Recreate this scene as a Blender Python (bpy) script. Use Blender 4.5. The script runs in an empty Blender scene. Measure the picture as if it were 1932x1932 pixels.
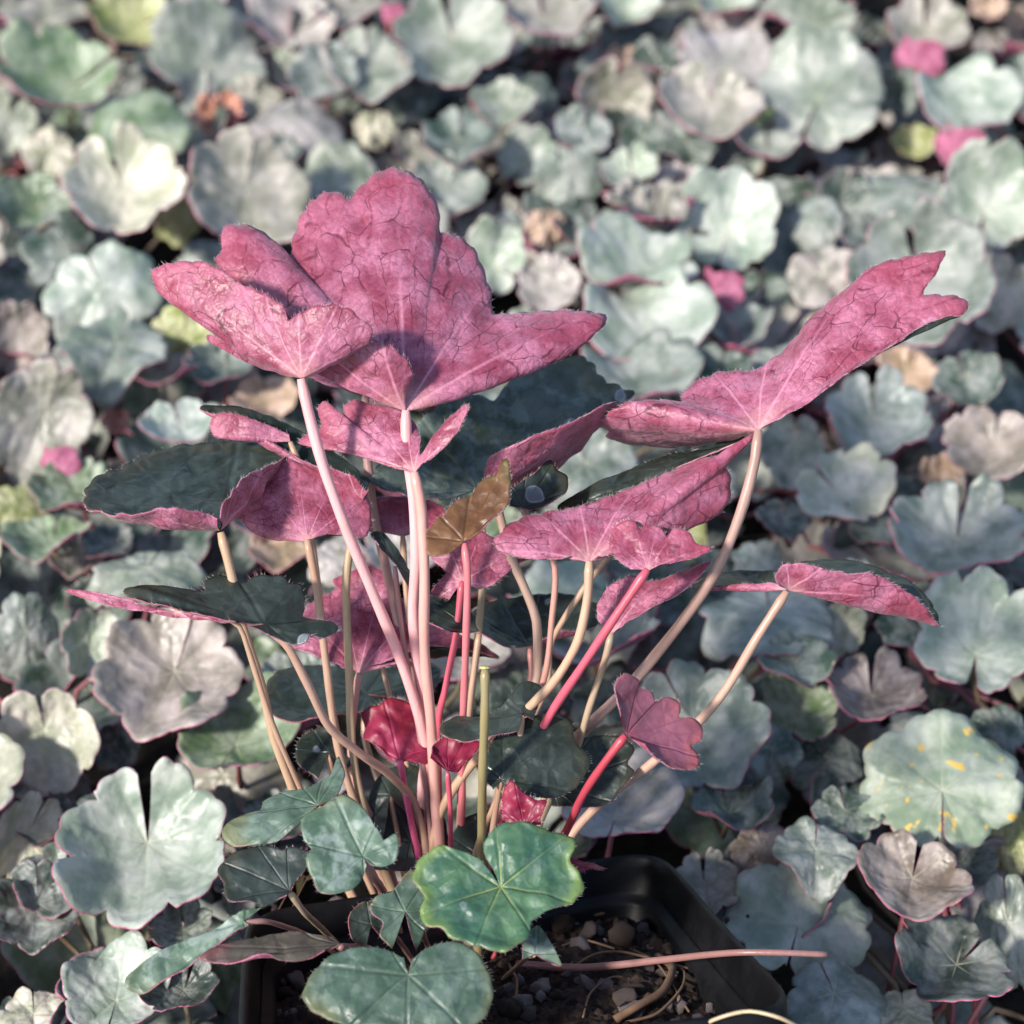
import bpy, math, random
import numpy as np
from mathutils import Vector, Matrix, noise

random.seed(7)
sc = bpy.context.scene
COL = sc.collection
rad = math.radians

# ------------------------------------------------------------------ camera
FOV, PITCH, CAMZ = 30.0, 42.0, 0.50
W0 = 1932.0                      # pixel units used for all measurements
FPX = (W0 / 2) / math.tan(rad(FOV / 2))
cam_d = bpy.data.cameras.new('camera'); cam = bpy.data.objects.new('camera', cam_d); COL.objects.link(cam)
cam.location = (0, 0, CAMZ); cam.rotation_euler = (rad(90 - PITCH), 0, 0)
cam_d.sensor_width = 36; cam_d.lens = 18 / math.tan(rad(FOV / 2))
cam_d.clip_start = 0.01; cam_d.clip_end = 50
cam_d.dof.use_dof = True; cam_d.dof.focus_distance = 0.470; cam_d.dof.aperture_fstop = 12.5
sc.camera = cam
CP = np.array([0, 0, CAMZ]); CR = np.array([1., 0, 0])
CF = np.array([0, math.cos(rad(PITCH)), -math.sin(rad(PITCH))])
CU = np.array([0, math.sin(rad(PITCH)), math.cos(rad(PITCH))])

def ray(px, py):
    return CF + CR * ((px - W0 / 2) / FPX) + CU * ((W0 / 2 - py) / FPX)
def P(px, py, d):
    return CP + ray(px, py) * d
def hit(px, py, pt, n):
    r = ray(px, py); return CP + r * (np.dot(pt - CP, n) / np.dot(r, n))

# ------------------------------------------------------------------ light
SUN = np.array([-0.56, -0.46, 0.60]); SUN /= np.linalg.norm(SUN)
world = bpy.data.worlds.new('World'); sc.world = world; world.use_nodes = True
wn = world.node_tree; bg = wn.nodes['Background']
sky = wn.nodes.new('ShaderNodeTexSky'); sky.sky_type = 'NISHITA'; sky.sun_disc = False
sky.sun_elevation = math.asin(SUN[2]); sky.sun_rotation = math.atan2(SUN[0], SUN[1])
wn.links.new(sky.outputs[0], bg.inputs[0]); bg.inputs[1].default_value = 0.15
sl = bpy.data.lights.new('sun', 'SUN'); sl.energy = 4.0; sl.angle = rad(6); sl.color = (1, 0.95, 0.88)
sun = bpy.data.objects.new('sun', sl); COL.objects.link(sun)
sun.rotation_euler = Vector(SUN).to_track_quat('Z', 'Y').to_euler(); sun.location = (-1, -1, 2)
sc.view_settings.view_transform = 'Standard'; sc.view_settings.look = 'None'
sc.view_settings.exposure = 0.52; sc.view_settings.gamma = 1
sc.view_settings.use_curve_mapping = False
sc.cycles.max_bounces = 5; sc.cycles.diffuse_bounces = 3; sc.cycles.glossy_bounces = 2; sc.cycles.transmission_bounces = 4; sc.cycles.use_denoising = True

# ------------------------------------------------------------------ helpers
def tag(o, label=None, cat=None, group=None, kind=None):
    if label: o['label'] = label
    if cat: o['category'] = cat
    if group: o['group'] = group
    if kind: o['kind'] = kind
    return o
def link(name, mesh, parent=None, loc=(0, 0, 0)):
    o = bpy.data.objects.new(name, mesh); COL.objects.link(o); o.location = loc
    if parent: o.parent = parent
    return o
def empty(name, loc):
    o = bpy.data.objects.new(name, None); COL.objects.link(o); o.location = loc
    o.empty_display_size = 0.02
    return o
def mesh_from(name, V, F, mats=(), midx=None, uvs=None, smooth=True):
    me = bpy.data.meshes.new(name); me.from_pydata([tuple(v) for v in V], [], [tuple(f) for f in F])
    for m in mats: me.materials.append(m)
    if midx is not None: me.polygons.foreach_set('material_index', midx)
    if uvs is not None:
        li = np.zeros(len(me.loops), dtype=np.int32); me.loops.foreach_get('vertex_index', li)
        for nm, uv in uvs.items():
            l = me.uv_layers.new(name=nm); l.data.foreach_set('uv', np.asarray(uv, dtype=np.float32)[li].ravel())
    if smooth: me.polygons.foreach_set('use_smooth', [True] * len(me.polygons))
    me.update(); return me

def spline(pts, n, closed=False):
    """centripetal-ish Catmull-Rom through pts, resampled to n points evenly by arc length"""
    p = np.asarray(pts, float)
    if closed: q = np.vstack([p[-1], p, p[0], p[1]])
    else: q = np.vstack([2 * p[0] - p[1], p, 2 * p[-1] - p[-2]])
    out = []
    for i in range(1, len(q) - 2):
        a, b, c, d = q[i - 1], q[i], q[i + 1], q[i + 2]
        t = np.linspace(0, 1, 14, endpoint=False)[:, None]
        m1, m2 = (c - a) * .42, (d - b) * .42
        out.append((2*t**3-3*t**2+1)*b + (t**3-2*t**2+t)*m1 + (-2*t**3+3*t**2)*c + (t**3-t**2)*m2)
    out.append(q[-2][None]); out = np.vstack(out)
    L = np.concatenate([[0], np.cumsum(np.linalg.norm(np.diff(out, axis=0), axis=1))])
    s = np.linspace(0, L[-1], n)
    return np.stack([np.interp(s, L, out[:, k]) for k in range(out.shape[1])], 1)

def tube(pts, radii, sides=9, cap=True):
    pts = np.asarray(pts, float); n = len(pts)
    T = np.gradient(pts, axis=0); T /= np.linalg.norm(T, axis=1)[:, None] + 1e-12
    ref = np.array([0.3, -0.9, 0.2]); V = []; F = []
    a = np.cross(T[0], ref); a /= np.linalg.norm(a)
    for i in range(n):
        a = a - T[i] * np.dot(a, T[i]); a /= np.linalg.norm(a); b = np.cross(T[i], a)
        for k in range(sides):
            w = 2 * math.pi * k / sides
            V.append(pts[i] + radii[i] * (math.cos(w) * a + math.sin(w) * b))
    for i in range(n - 1):
        for k in range(sides):
            k2 = (k + 1) % sides
            F.append((i*sides+k, i*sides+k2, (i+1)*sides+k2, (i+1)*sides+k))
    if cap:
        F.append(tuple(range(sides))[::-1]); F.append(tuple((n-1)*sides+k for k in range(sides)))
    return V, F

# ------------------------------------------------------------------ materials
class NT:
    def __init__(s, name):
        s.m = bpy.data.materials.new(name); s.m.use_nodes = True; s.t = s.m.node_tree
        s.b = s.t.nodes['Principled BSDF']; s.out = s.t.nodes['Material Output']
    def n(s, typ, **kw):
        x = s.t.nodes.new('ShaderNode' + typ)
        for k, v in kw.items():
            if k.startswith('i_'):
                key = k[2:]; key = int(key) if key.isdigit() else key.replace('_', ' ')
                s.set(x.inputs[key], v)
            else: setattr(x, k, v)
        return x
    def set(s, inp, v):
        if isinstance(v, bpy.types.NodeSocket): s.t.links.new(v, inp)
        elif isinstance(v, bpy.types.Node): s.t.links.new(v.outputs[0], inp)
        else: inp.default_value = v
    def math(s, op, a, b=None, c=None, clamp=False):
        x = s.n('Math', operation=op, use_clamp=clamp); s.set(x.inputs[0], a)
        if b is not None: s.set(x.inputs[1], b)
        if c is not None: s.set(x.inputs[2], c)
        return x.outputs[0]
    def ramp(s, v, lo, hi, a=0., b=1.):
        x = s.n('MapRange', interpolation_type='SMOOTHSTEP'); s.set(x.inputs[0], v)
        for i, w in enumerate((lo, hi, a, b)): x.inputs[i + 1].default_value = w
        return x.outputs[0]
    def mix(s, f, a, b, mode='MIX'):
        x = s.n('Mix', data_type='RGBA', blend_type=mode, clamp_factor=True); s.set(x.inputs[0], f)
        for k, v in ((6, a), (7, b)):
            if isinstance(v, tuple): x.inputs[k].default_value = (*v[:3], 1)
            else: s.set(x.inputs[k], v)
        return x.outputs[2]
    def noise(s, vec, scale, detail=3, rough=.55, dist=0.):
        x = s.n('TexNoise'); s.set(x.inputs['Vector'], vec); x.inputs['Scale'].default_value = scale
        x.inputs['Detail'].default_value = detail; x.inputs['Roughness'].default_value = rough
        x.inputs['Distortion'].default_value = dist
        return x.outputs['Fac']
    def bump(s, h, strength, dist):
        x = s.n('Bump'); x.inputs['Strength'].default_value = strength; x.inputs['Distance'].default_value = dist
        s.set(x.inputs['Height'], h); s.set(s.b.inputs['Normal'], x.outputs[0]); return x
    def basic(s, col, rough, spec=.5):
        s.set(s.b.inputs['Base Color'], col if not isinstance(col, tuple) else (*col, 1))
        s.set(s.b.inputs['Roughness'], rough); s.b.inputs['Specular IOR Level'].default_value = spec

def leaf_vectors(t, k=1.):
    """object-space position shifted per object, warped a little; and the polar leaf map"""
    tc = t.n('TexCoord'); oi = t.n('ObjectInfo')
    off = t.n('VectorMath', operation='SCALE'); off.inputs[0].default_value = (3.1, 5.7, 9.3); t.set(off.inputs['Scale'], oi.outputs['Random'])
    v = t.n('VectorMath', operation='MULTIPLY_ADD'); t.set(v.inputs[0], tc.outputs['Object']); v.inputs[1].default_value = (k, k, k); t.set(v.inputs[2], off.outputs[0])
    nz = t.n('TexNoise'); t.set(nz.inputs['Vector'], v.outputs[0]); nz.inputs['Scale'].default_value = 260; nz.inputs['Detail'].default_value = 2
    w = t.n('VectorMath', operation='MULTIPLY_ADD'); t.set(w.inputs[0], nz.outputs['Color']); w.inputs[1].default_value = (.0022,) * 3; t.set(w.inputs[2], v.outputs[0])
    uv = t.n('UVMap', uv_map='polar'); sep = t.n('SeparateXYZ'); t.set(sep.inputs[0], uv.outputs[0])
    return v.outputs[0], w.outputs[0], sep.outputs[0], sep.outputs[1], oi

def main_veins(t, u, r, width):
    f = t.math('FRACT', t.math('ADD', u, .5)); d = t.math('ABSOLUTE', t.math('SUBTRACT', f, .5))
    d = t.math('MULTIPLY', d, r)
    x = t.n('MapRange', interpolation_type='SMOOTHSTEP'); t.set(x.inputs[0], d); x.inputs[1].default_value = 0
    x.inputs[2].default_value = width; x.inputs[3].default_value = 1; x.inputs[4].default_value = 0
    return x.outputs[0]

def cells(t, vec, scale):
    x = t.n('TexVoronoi', feature='DISTANCE_TO_EDGE'); t.set(x.inputs['Vector'], vec); x.inputs['Scale'].default_value = scale
    return x.outputs['Distance']

def translucent(t, col, fac):
    tr = t.n('BsdfTranslucent'); t.set(tr.inputs[0], col); ms = t.n('MixShader'); ms.inputs[0].default_value = fac
    t.t.links.new(t.b.outputs[0], ms.inputs[1]); t.t.links.new(tr.outputs[0], ms.inputs[2]); t.t.links.new(ms.outputs[0], t.out.inputs[0])

def mat_under(name, base, light, dark, rough=.45, usecolor=False, k=1.):
    t = NT(name); v, w, u, r, oi = leaf_vectors(t, k)
    c1 = cells(t, w, 250); c2 = cells(t, w, 640)
    n1 = t.noise(v, 120, 3); n2 = t.noise(v, 700, 3)
    col = t.mix(t.ramp(n1, .32, .68), base, light)
    col = t.mix(t.math('MULTIPLY', t.ramp(n2, .42, .75), .35), col, dark)
    fine = t.ramp(c2, .0, .07, .26, 0.)
    col = t.mix(fine, col, dark)
    # branching veins: cells drawn out along the ribs, measured on the leaf itself
    nz = t.n('TexNoise'); t.set(nz.inputs['Vector'], v); nz.inputs['Scale'].default_value = 110; nz.inputs['Detail'].default_value = 2
    cb = t.n('CombineXYZ'); t.set(cb.inputs[0], t.math('MULTIPLY', u, 4.0)); t.set(cb.inputs[1], t.math('MULTIPLY', r, 6.0)); t.set(cb.inputs[2], t.math('MULTIPLY', oi.outputs['Random'], 30.))
    cw = t.n('VectorMath', operation='MULTIPLY_ADD'); t.set(cw.inputs[0], nz.outputs['Color']); cw.inputs[1].default_value = (1.0, 1.0, 0.); t.set(cw.inputs[2], cb.outputs[0])
    rv = t.n('TexVoronoi', feature='DISTANCE_TO_EDGE', voronoi_dimensions='3D'); t.set(rv.inputs['Vector'], cw.outputs[0]); rv.inputs['Scale'].default_value = 1.
    brk = t.ramp(t.noise(v, 170, 2), .34, .56)
    ln = t.math('MULTIPLY', t.math('MULTIPLY', t.ramp(rv.outputs['Distance'], .005, .034, .85, 0.), t.ramp(r, .10, .35)), brk)
    col = t.mix(t.math('MULTIPLY', t.ramp(c1, .004, .035, .42, 0.), brk), col, dark)
    col = t.mix(ln, col, dark)
    # paler and more lilac toward the middle of the blade, redder at the margin
    col = t.mix(t.ramp(r, .62, 1., 0., .4), col, (.38, .055, .095))
    mv = t.math('MULTIPLY', main_veins(t, u, r, .020), t.ramp(r, .15, .75, 1., .15))
    col = t.mix(t.math('MULTIPLY', mv, .75), col, (light[0]*1.25, light[1]*1.5, light[2]*1.35))
    base_pale = t.ramp(r, .02, .2, .55, 0.)  # paler pink colour close to the stalk joint
    col = t.mix(base_pale, col, (.62, .33, .31))
    # dried water drops
    sp = t.n('TexVoronoi', feature='F1'); t.set(sp.inputs['Vector'], w); sp.inputs['Scale'].default_value = 62
    spot = t.ramp(sp.outputs['Distance'], .17, .2, .55, 0.)
    sc_ = t.n('SeparateColor'); t.set(sc_.inputs[0], sp.outputs['Color'])
    spot = t.math('MULTIPLY', spot, t.math('GREATER_THAN', sc_.outputs[0], .8))
    col = t.mix(t.math('MULTIPLY', spot, .6), col, (.60, .36, .50))
    if usecolor: col = t.mix(1.0, col, oi.outputs['Color'], 'MULTIPLY')
    t.basic(col, t.ramp(n1, .3, .7, rough - .06, rough + .12), .5)
    h = t.math('ADD', t.ramp(c1, 0, .25), t.math('MULTIPLY', t.ramp(c2, 0, .25), .3))
    t.bump(h, .35, .0004)
    t.b.inputs['Sheen Weight'].default_value = .12
    translucent(t, col, .16)
    return t.m

def mat_top(name, base, alt, edge=None, veincol=None, spots=.5, rough=.41, usecolor=False, edge_w=(.8, 1.02), silver=.0, tr=.12):
    t = NT(name); v, w, u, r, oi = leaf_vectors(t, .045 if usecolor else 1.)
    c1 = cells(t, w, 150 if not usecolor else 120); n1 = t.noise(v, 75, 4, .6); n2 = t.noise(v, 420, 4, .6)
    if usecolor:
        bc = oi.outputs['Color']
        dk = t.mix(1., bc, (.60, .70, .62), 'MULTIPLY'); lt = t.mix(.22, bc, (.74, .74, .69))
        col = t.mix(t.ramp(n1, .36, .64), dk, lt)
        # silver between the veins, greener along them
        vg = t.math('MULTIPLY', main_veins(t, u, r, .10), t.ramp(n1, .35, .65, 0., .38))
        col = t.mix(vg, col, dk)
        col = t.mix(t.math('MULTIPLY', t.ramp(n2, .45, .75), .18), col, lt)
        col = t.mix(t.math('MULTIPLY', t.ramp(c1, 0., .10, 1, 0), .16), col, dk)
        col = t.mix(t.math('MULTIPLY', main_veins(t, u, r, .016), t.ramp(r, .06, .42, .5, .0)), col, (.50, .48, .33))
        # plants that carry pale yellow rust spots use a bright alpha value
        rust = t.math('MULTIPLY', t.ramp(t.noise(v, 230, 2), .62, .68), t.ramp(oi.outputs['Alpha'], .4, .6, 1., 0.))
        col = t.mix(rust, col, (.62, .42, .10))
    else:
        col = t.mix(t.ramp(n1, .35, .65), base, alt)
        col = t.mix(t.math('MULTIPLY', t.ramp(n2, .5, .75), .3), col, (alt[0]*1.4, alt[1]*1.4, alt[2]*1.5))
        col = t.mix(t.math('MULTIPLY', t.ramp(c1, 0., .06, 1, 0), .3), col, tuple(c * .6 for c in base))
        if silver: col = t.mix(t.math('MULTIPLY', t.ramp(t.noise(v, 160, 3), .5, .62), silver), col, (.33, .40, .36))
        if edge: col = t.mix(t.math('MULTIPLY', t.ramp(t.math('ADD', r, t.math('MULTIPLY', t.math('SUBTRACT', n1, .5), .5)), *edge_w), .85), col, edge)
        if veincol: col = t.mix(t.math('MULTIPLY', main_veins(t, u, r, .02), t.ramp(r, .05, .8, .9, .1)), col, veincol)
    if not usecolor:
        sp = t.n('TexVoronoi', feature='F1'); t.set(sp.inputs['Vector'], w); sp.inputs['Scale'].default_value = 95
        sc_ = t.n('SeparateColor'); t.set(sc_.inputs[0], sp.outputs['Color'])
        lim = t.math('MULTIPLY', sc_.outputs[1], .25)
        dd = t.math('SUBTRACT', sp.outputs['Distance'], lim)
        spot = t.math('MULTIPLY', t.ramp(dd, -.02, .02, 1., 0.), t.math('GREATER_THAN', sc_.outputs[0], .72))
        ring = t.math('MULTIPLY', t.ramp(t.math('ABSOLUTE', dd), 0., .035, 1., 0.), t.math('GREATER_THAN', sc_.outputs[0], .72))
        amt = t.math('ADD', t.math('MULTIPLY', spot, .35 * spots), t.math('MULTIPLY', ring, .4 * spots))
        col = t.mix(amt, col, (.42, .47, .52))
    t.basic(col, t.ramp(n1, .3, .7, rough - .07, rough + .13), .5)
    h = t.math('ADD', t.ramp(c1, 0, .3), t.math('MULTIPLY', main_veins(t, u, r, .05), -.8 if not usecolor else -.35))
    if not usecolor: h = t.math('ADD', h, t.math('MULTIPLY', n2, .35))
    t.bump(h, .45, .0008 if not usecolor else .0006)
    if tr: translucent(t, col, tr)
    return t.m

M_UNDER = mat_under('pink_underside', (.31, .058, .105), (.54, .185, .290), (.085, .008, .025))
M_UNDER_BG = mat_under('pink_underside_far', (.52, .14, .25), (.66, .26, .40), (.30, .05, .11), k=.045)
M_TOP = mat_top('dark_bluish_green_top', (.019, .028, .020), (.042, .058, .050), edge=(.045, .042, .025), spots=.95, rough=.35)
M_GREEN = mat_top('fresh_green_top', (.040, .110, .070), (.085, .180, .090), edge=(.17, .26, .07), veincol=(.30, .34, .10), spots=.5, silver=.12, tr=.2)
M_BLUE = mat_top('bluish_green_top', (.050, .092, .062), (.105, .165, .125), edge=(.15, .16, .07), veincol=(.12, .17, .10), spots=.4, silver=.2)
M_GREYG = mat_top('grey_green_top', (.070, .125, .082), (.145, .215, .155), edge=(.15, .19, .11), spots=.5, silver=.55)
M_MOTTLE = mat_top('mottled_grey_green_top', (.055, .078, .062), (.13, .165, .150), edge=(.10, .10, .05), spots=1.2, silver=.3, rough=.37)
M_OLIVE = mat_top('olive_brown_top', (.12, .055, .024), (.20, .095, .040), edge=(.11, .085, .03), spots=.15)
M_RED = mat_top('young_red_leaf', (.20, .012, .030), (.34, .030, .085), edge=(.30, .02, .04), veincol=(.42, .04, .15), spots=.1, tr=.2)
M_MAUVE = mat_top('young_mauve_leaf', (.24, .075, .10), (.30, .10, .15), edge=(.38, .10, .10), veincol=(.34, .05, .11), spots=.3)
M_BROWN = mat_top('brownish_top', (.060, .050, .040), (.10, .085, .065), edge=(.17, .06, .06), spots=.2)
M_YELLOW = mat_top('yellowing_top', (.32, .22, .06), (.38, .30, .10), edge=(.3, .2, .05), spots=.1)
M_CARPET = mat_top('silver_leaf_top', (.3, .3, .3), (.3, .3, .3), spots=.25, usecolor=True, rough=.42, tr=0)

t = NT('stalk'); tc = t.n('TexCoord'); oi = t.n('ObjectInfo')
mp = t.n('Mapping'); t.set(mp.inputs[0], tc.outputs['Object']); mp.inputs['Scale'].default_value = (1, .25, .25)
nz = t.noise(mp.outputs[0], 900, 3); nb = t.noise(tc.outputs['Object'], 45, 2)
c_ = t.mix(t.ramp(nz, .35, .7, 0, .4), oi.outputs['Color'], t.mix(1., oi.outputs['Color'], (1.2, 1.25, 1.1), 'MULTIPLY'))
c_ = t.mix(t.ramp(nb, .45, .7, 0, .4), c_, t.mix(1., oi.outputs['Color'], (.72, .6, .5), 'MULTIPLY'))
t.basic(c_, .36, .5); t.bump(nz, .25, .0004)
M_STALK = t.m
t = NT('leaf_hair'); t.basic((.62, .55, .53), .5); translucent(t, (.7, .6, .58, 1), .4); M_HAIR = t.m

t = NT('black_plastic'); tc = t.n('TexCoord'); a = t.noise(tc.outputs['Object'], 60, 5, .65); b = t.noise(tc.outputs['Object'], 900, 2)
c_ = t.mix(t.math('MULTIPLY', t.ramp(a, .45, .75), .5), (.004, .004, .005), (.018, .016, .017))
t.basic(c_, t.ramp(a, .3, .7, .42, .65), .25); t.bump(b, .12, .0004); M_POT = t.m
t = NT('potting_soil'); tc = t.n('TexCoord'); a = t.noise(tc.outputs['Object'], 240, 6, .7); b = t.noise(tc.outputs['Object'], 90, 4)
c_ = t.mix(t.ramp(a, .35, .7), (.012, .008, .007), (.075, .050, .038)); c_ = t.mix(t.ramp(b, .55, .75, 0, .5), c_, (.035, .018, .012))
t.basic(c_, .9, .2); t.bump(a, .8, .002); M_SOIL = t.m
t = NT('pumice'); tc = t.n('TexCoord'); oi = t.n('ObjectInfo'); a = t.noise(tc.outputs['Object'], 500, 5, .7)
c_ = t.mix(t.ramp(a, .35, .65), t.mix(1., oi.outputs['Color'], (.45, .42, .42), 'MULTIPLY'), oi.outputs['Color'])
t.basic(c_, .85, .3); t.bump(a, .9, .0012); M_PUMICE = t.m
t = NT('root_fibre'); tc = t.n('TexCoord'); a = t.noise(tc.outputs['Object'], 400, 3)
t.basic(t.mix(a, (.11, .06, .035), (.26, .16, .10)), .75, .3); M_ROOT = t.m
t = NT('bed_ground'); tc = t.n('TexCoord'); a = t.noise(tc.outputs['Object'], 130, 6, .7); b = t.noise(tc.outputs['Object'], 9, 3)
c_ = t.mix(t.ramp(a, .35, .7), (.010, .009, .008), (.045, .038, .030)); t.basic(c_, .9, .2); t.bump(a, 1., .004); M_GROUND = t.m

# ------------------------------------------------------------------ ground
GN = 90; gx = np.linspace(-2.5, 2.5, GN); gy = np.linspace(-1.5, 3.5, GN)
V = [(x, y, .006 * noise.noise(Vector((x * 9, y * 9, 0))) - .006) for y in gy for x in gx]
F = [(j*GN+i, j*GN+i+1, (j+1)*GN+i+1, (j+1)*GN+i) for j in range(GN-1) for i in range(GN-1)]
o = link('ground', mesh_from('ground', V, F, [M_GROUND])); tag(o, kind='structure')

# ------------------------------------------------------------------ pot
LEAN = 12.0                                   # camera looks this far down onto the pot's rim plane
PU = CU * math.cos(rad(LEAN)) - CF * math.sin(rad(LEAN))
PC = P(980, 1790, .462)
corners = [hit(x, y, PC, PU) for x, y in ((468, 1722), (1240, 1603), (1508, 1905), (452, 2005))]
pcen = sum(corners) / 4
def rounded(quad, r, seg=7):
    out = []
    for i in range(4):
        c, a, b = quad[i], quad[i-1], quad[(i+1) % 4]
        ca = (a - c) / np.linalg.norm(a - c); cb = (b - c) / np.linalg.norm(b - c)
        p0, p2 = c + ca * r, c + cb * r
        for k in range(seg + 1):
            q = k / seg; out.append((1-q)**2 * p0 + 2*q*(1-q) * c + q*q * p2)
    # refine straight sides
    res = []
    for i in range(len(out)):
        a, b = out[i], out[(i+1) % len(out)]; m = max(1, int(np.linalg.norm(b - a) / .008))
        for k in range(m): res.append(a + (b - a) * k / m)
    return np.array(res)
ring0 = rounded(corners, .013)
def ring(scale_off, drop, wob=0.):
    """ring shrunk by scale_off metres toward the centre, dropped along the pot axis"""
    d = ring0 - pcen; L = np.linalg.norm(d, axis=1)[:, None]
    w = np.array([[wob * noise.noise(Vector(p * 25))] for p in ring0])
    return pcen + d * (1 - scale_off / L * 1.0) - PU * drop + PU * w
def loft(rings, close_end=False):
    n = len(rings[0]); V = [tuple(p) for r_ in rings for p in r_]; F = []
    for j in range(len(rings) - 1):
        for i in range(n):
            i2 = (i + 1) % n; F.append((j*n+i, j*n+i2, (j+1)*n+i2, (j+1)*n+i))
    if close_end: F.append(tuple((len(rings)-1)*n + i for i in range(n)))
    return V, F
H = .095
pot = empty('nursery_pot', tuple(pcen - PU * H))
tag(pot, 'square black plastic nursery pot with rounded corners, leaning back among the leaves', 'pot')
po = np.array(pot.location)
# rolled lip, then the wall inside and out as one shell
lip = [ring(.0034, .0100, .0008), ring(.0016, .0030, .0008), ring(.0012, .0006, .0008), ring(.0004, -.0003, .0008), ring(-.0006, .0004, .0008), ring(-.0010, .0022, .0008), ring(-.0012, .0075, .0008), ring(-.0006, .0088, .0008), ring(.0009, .0092, .0008)]
V, F = loft([r_ - po for r_ in lip]); link('rim', mesh_from('rim', V, F, [M_POT]), pot)
wall = [ring(.0010, .0090), ring(.0025, .03), ring(.0060, .06), ring(.0095, H - .001), ring(.0110, H)]
V, F = loft([r_ - po for r_ in wall], True); link('outer_wall', mesh_from('outer_wall', V, F, [M_POT], smooth=False), pot)
inn = [ring(.0036, .0095), ring(.0040, .0105), ring(.0062, .0112), ring(.0068, .0125), ring(.0100, .04), ring(.0125, .07)]
V, F = loft([r_ - po for r_ in inn], True); V = V
F = [f[::-1] for f in F]; link('inner_wall', mesh_from('inner_wall', V, F, [M_POT]), pot)

# soil inside the pot
SOILD = .0165
def inpot(u, v):
    a = corners[0] + (corners[1] - corners[0]) * u; b = corners[3] + (corners[2] - corners[3]) * u
    p = a + (b - a) * v; return pcen + (p - pcen) * .90
soil = None; n = 170; V = []
def soilz(p):
    q = Vector(p)
    return .0025 * noise.noise(q * 55) + .0022 * noise.noise(q * 150 + Vector((9, 4, 2))) + .0020 * abs(noise.noise(q * 330 + Vector((1, 7, 3)))) + .0010 * noise.noise(q * 700)
for j in range(n):
    for i in range(n):
        p = inpot(i / (n-1), j / (n-1)); V.append(p - PU * (SOILD - soilz(p)))
base = np.array(pcen - PU * (SOILD + .002))
F = [(j*n+i, (j+1)*n+i, (j+1)*n+i+1, j*n+i+1) for j in range(n-1) for i in range(n-1)]
soil = link('potting_soil', mesh_from('potting_soil', np.array(V) - base, F, [M_SOIL]), None, tuple(base))
tag(soil, 'dark crumbly potting soil with pumice grit filling the black pot', 'soil', kind='stuff')
SOILP = pcen - PU * SOILD
def on_soil(px, py): return hit(px, py, SOILP, PU)
def rock_mesh(name, seed, sub=2, mat=None):
    import bmesh
    bm = bmesh.new(); bmesh.ops.create_icosphere(bm, subdivisions=sub, radius=1.)
    for v in bm.verts:
        q = v.co * 1.1 + Vector((seed * 7.3, seed, 0)); v.co *= .78 + .55 * noise.noise(q) + .40 * noise.noise(q * 2.6)
    me = bpy.data.meshes.new(name); bm.to_mesh(me); bm.free(); me.materials.append(mat or M_PUMICE)
    me.polygons.foreach_set('use_smooth', [True] * len(me.polygons)); return me
pm = [rock_mesh('pumice_pebble', s) for s in range(6)]
spots = [(1155,1690,12),(1085,1690,14),(1200,1728,9),(1175,1780,20),(1110,1768,15),(1128,1760,9),(1060,1755,20),(1045,1738,13),(1090,1795,14),(1215,1762,13),(1240,1790,12),(1020,1870,11),(1075,1845,10),(1110,1870,14),(1140,1868,12),(1180,1895,17),(1200,1880,14),(1190,1915,15),(1050,1885,10),(1255,1840,10),(1300,1862,12),(1335,1870,8),(1285,1905,10),(985,1900,12),(960,1915,16),(1000,1920,10),(940,1880,10),(575,1830,11),(545,1815,12),(560,1860,12),(540,1880,11),(560,1905,9),(585,1875,8),(525,1850,9),(1150,1830,9),(1225,1835,9),(1010,1690,11),(1060,1700,10)]
rs = random.Random(3)
for k in range(240): spots.append((rs.uniform(500, 1420), rs.uniform(1700, 2050), rs.choice([3, 3, 4, 5, 6, 8])))
for k, (px, py, r_) in enumerate(spots):
    p = on_soil(px, py); o = link('pumice_pebble', pm[k % 6], soil, tuple(p - base + PU * r_ / 7700. * .7))
    s = r_ / 7700. * 1.8; o.scale = (s * rs.uniform(.8, 1.2), s * rs.uniform(.8, 1.2), s * rs.uniform(.7, 1)); o.rotation_euler = [rs.uniform(0, 6) for _ in range(3)]
    c = rs.choice([(.40, .33, .33), (.30, .26, .27), (.22, .17, .16), (.50, .42, .40), (.10, .07, .055), (.10, .07, .055)]); o.color = (*c, 1)
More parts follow.
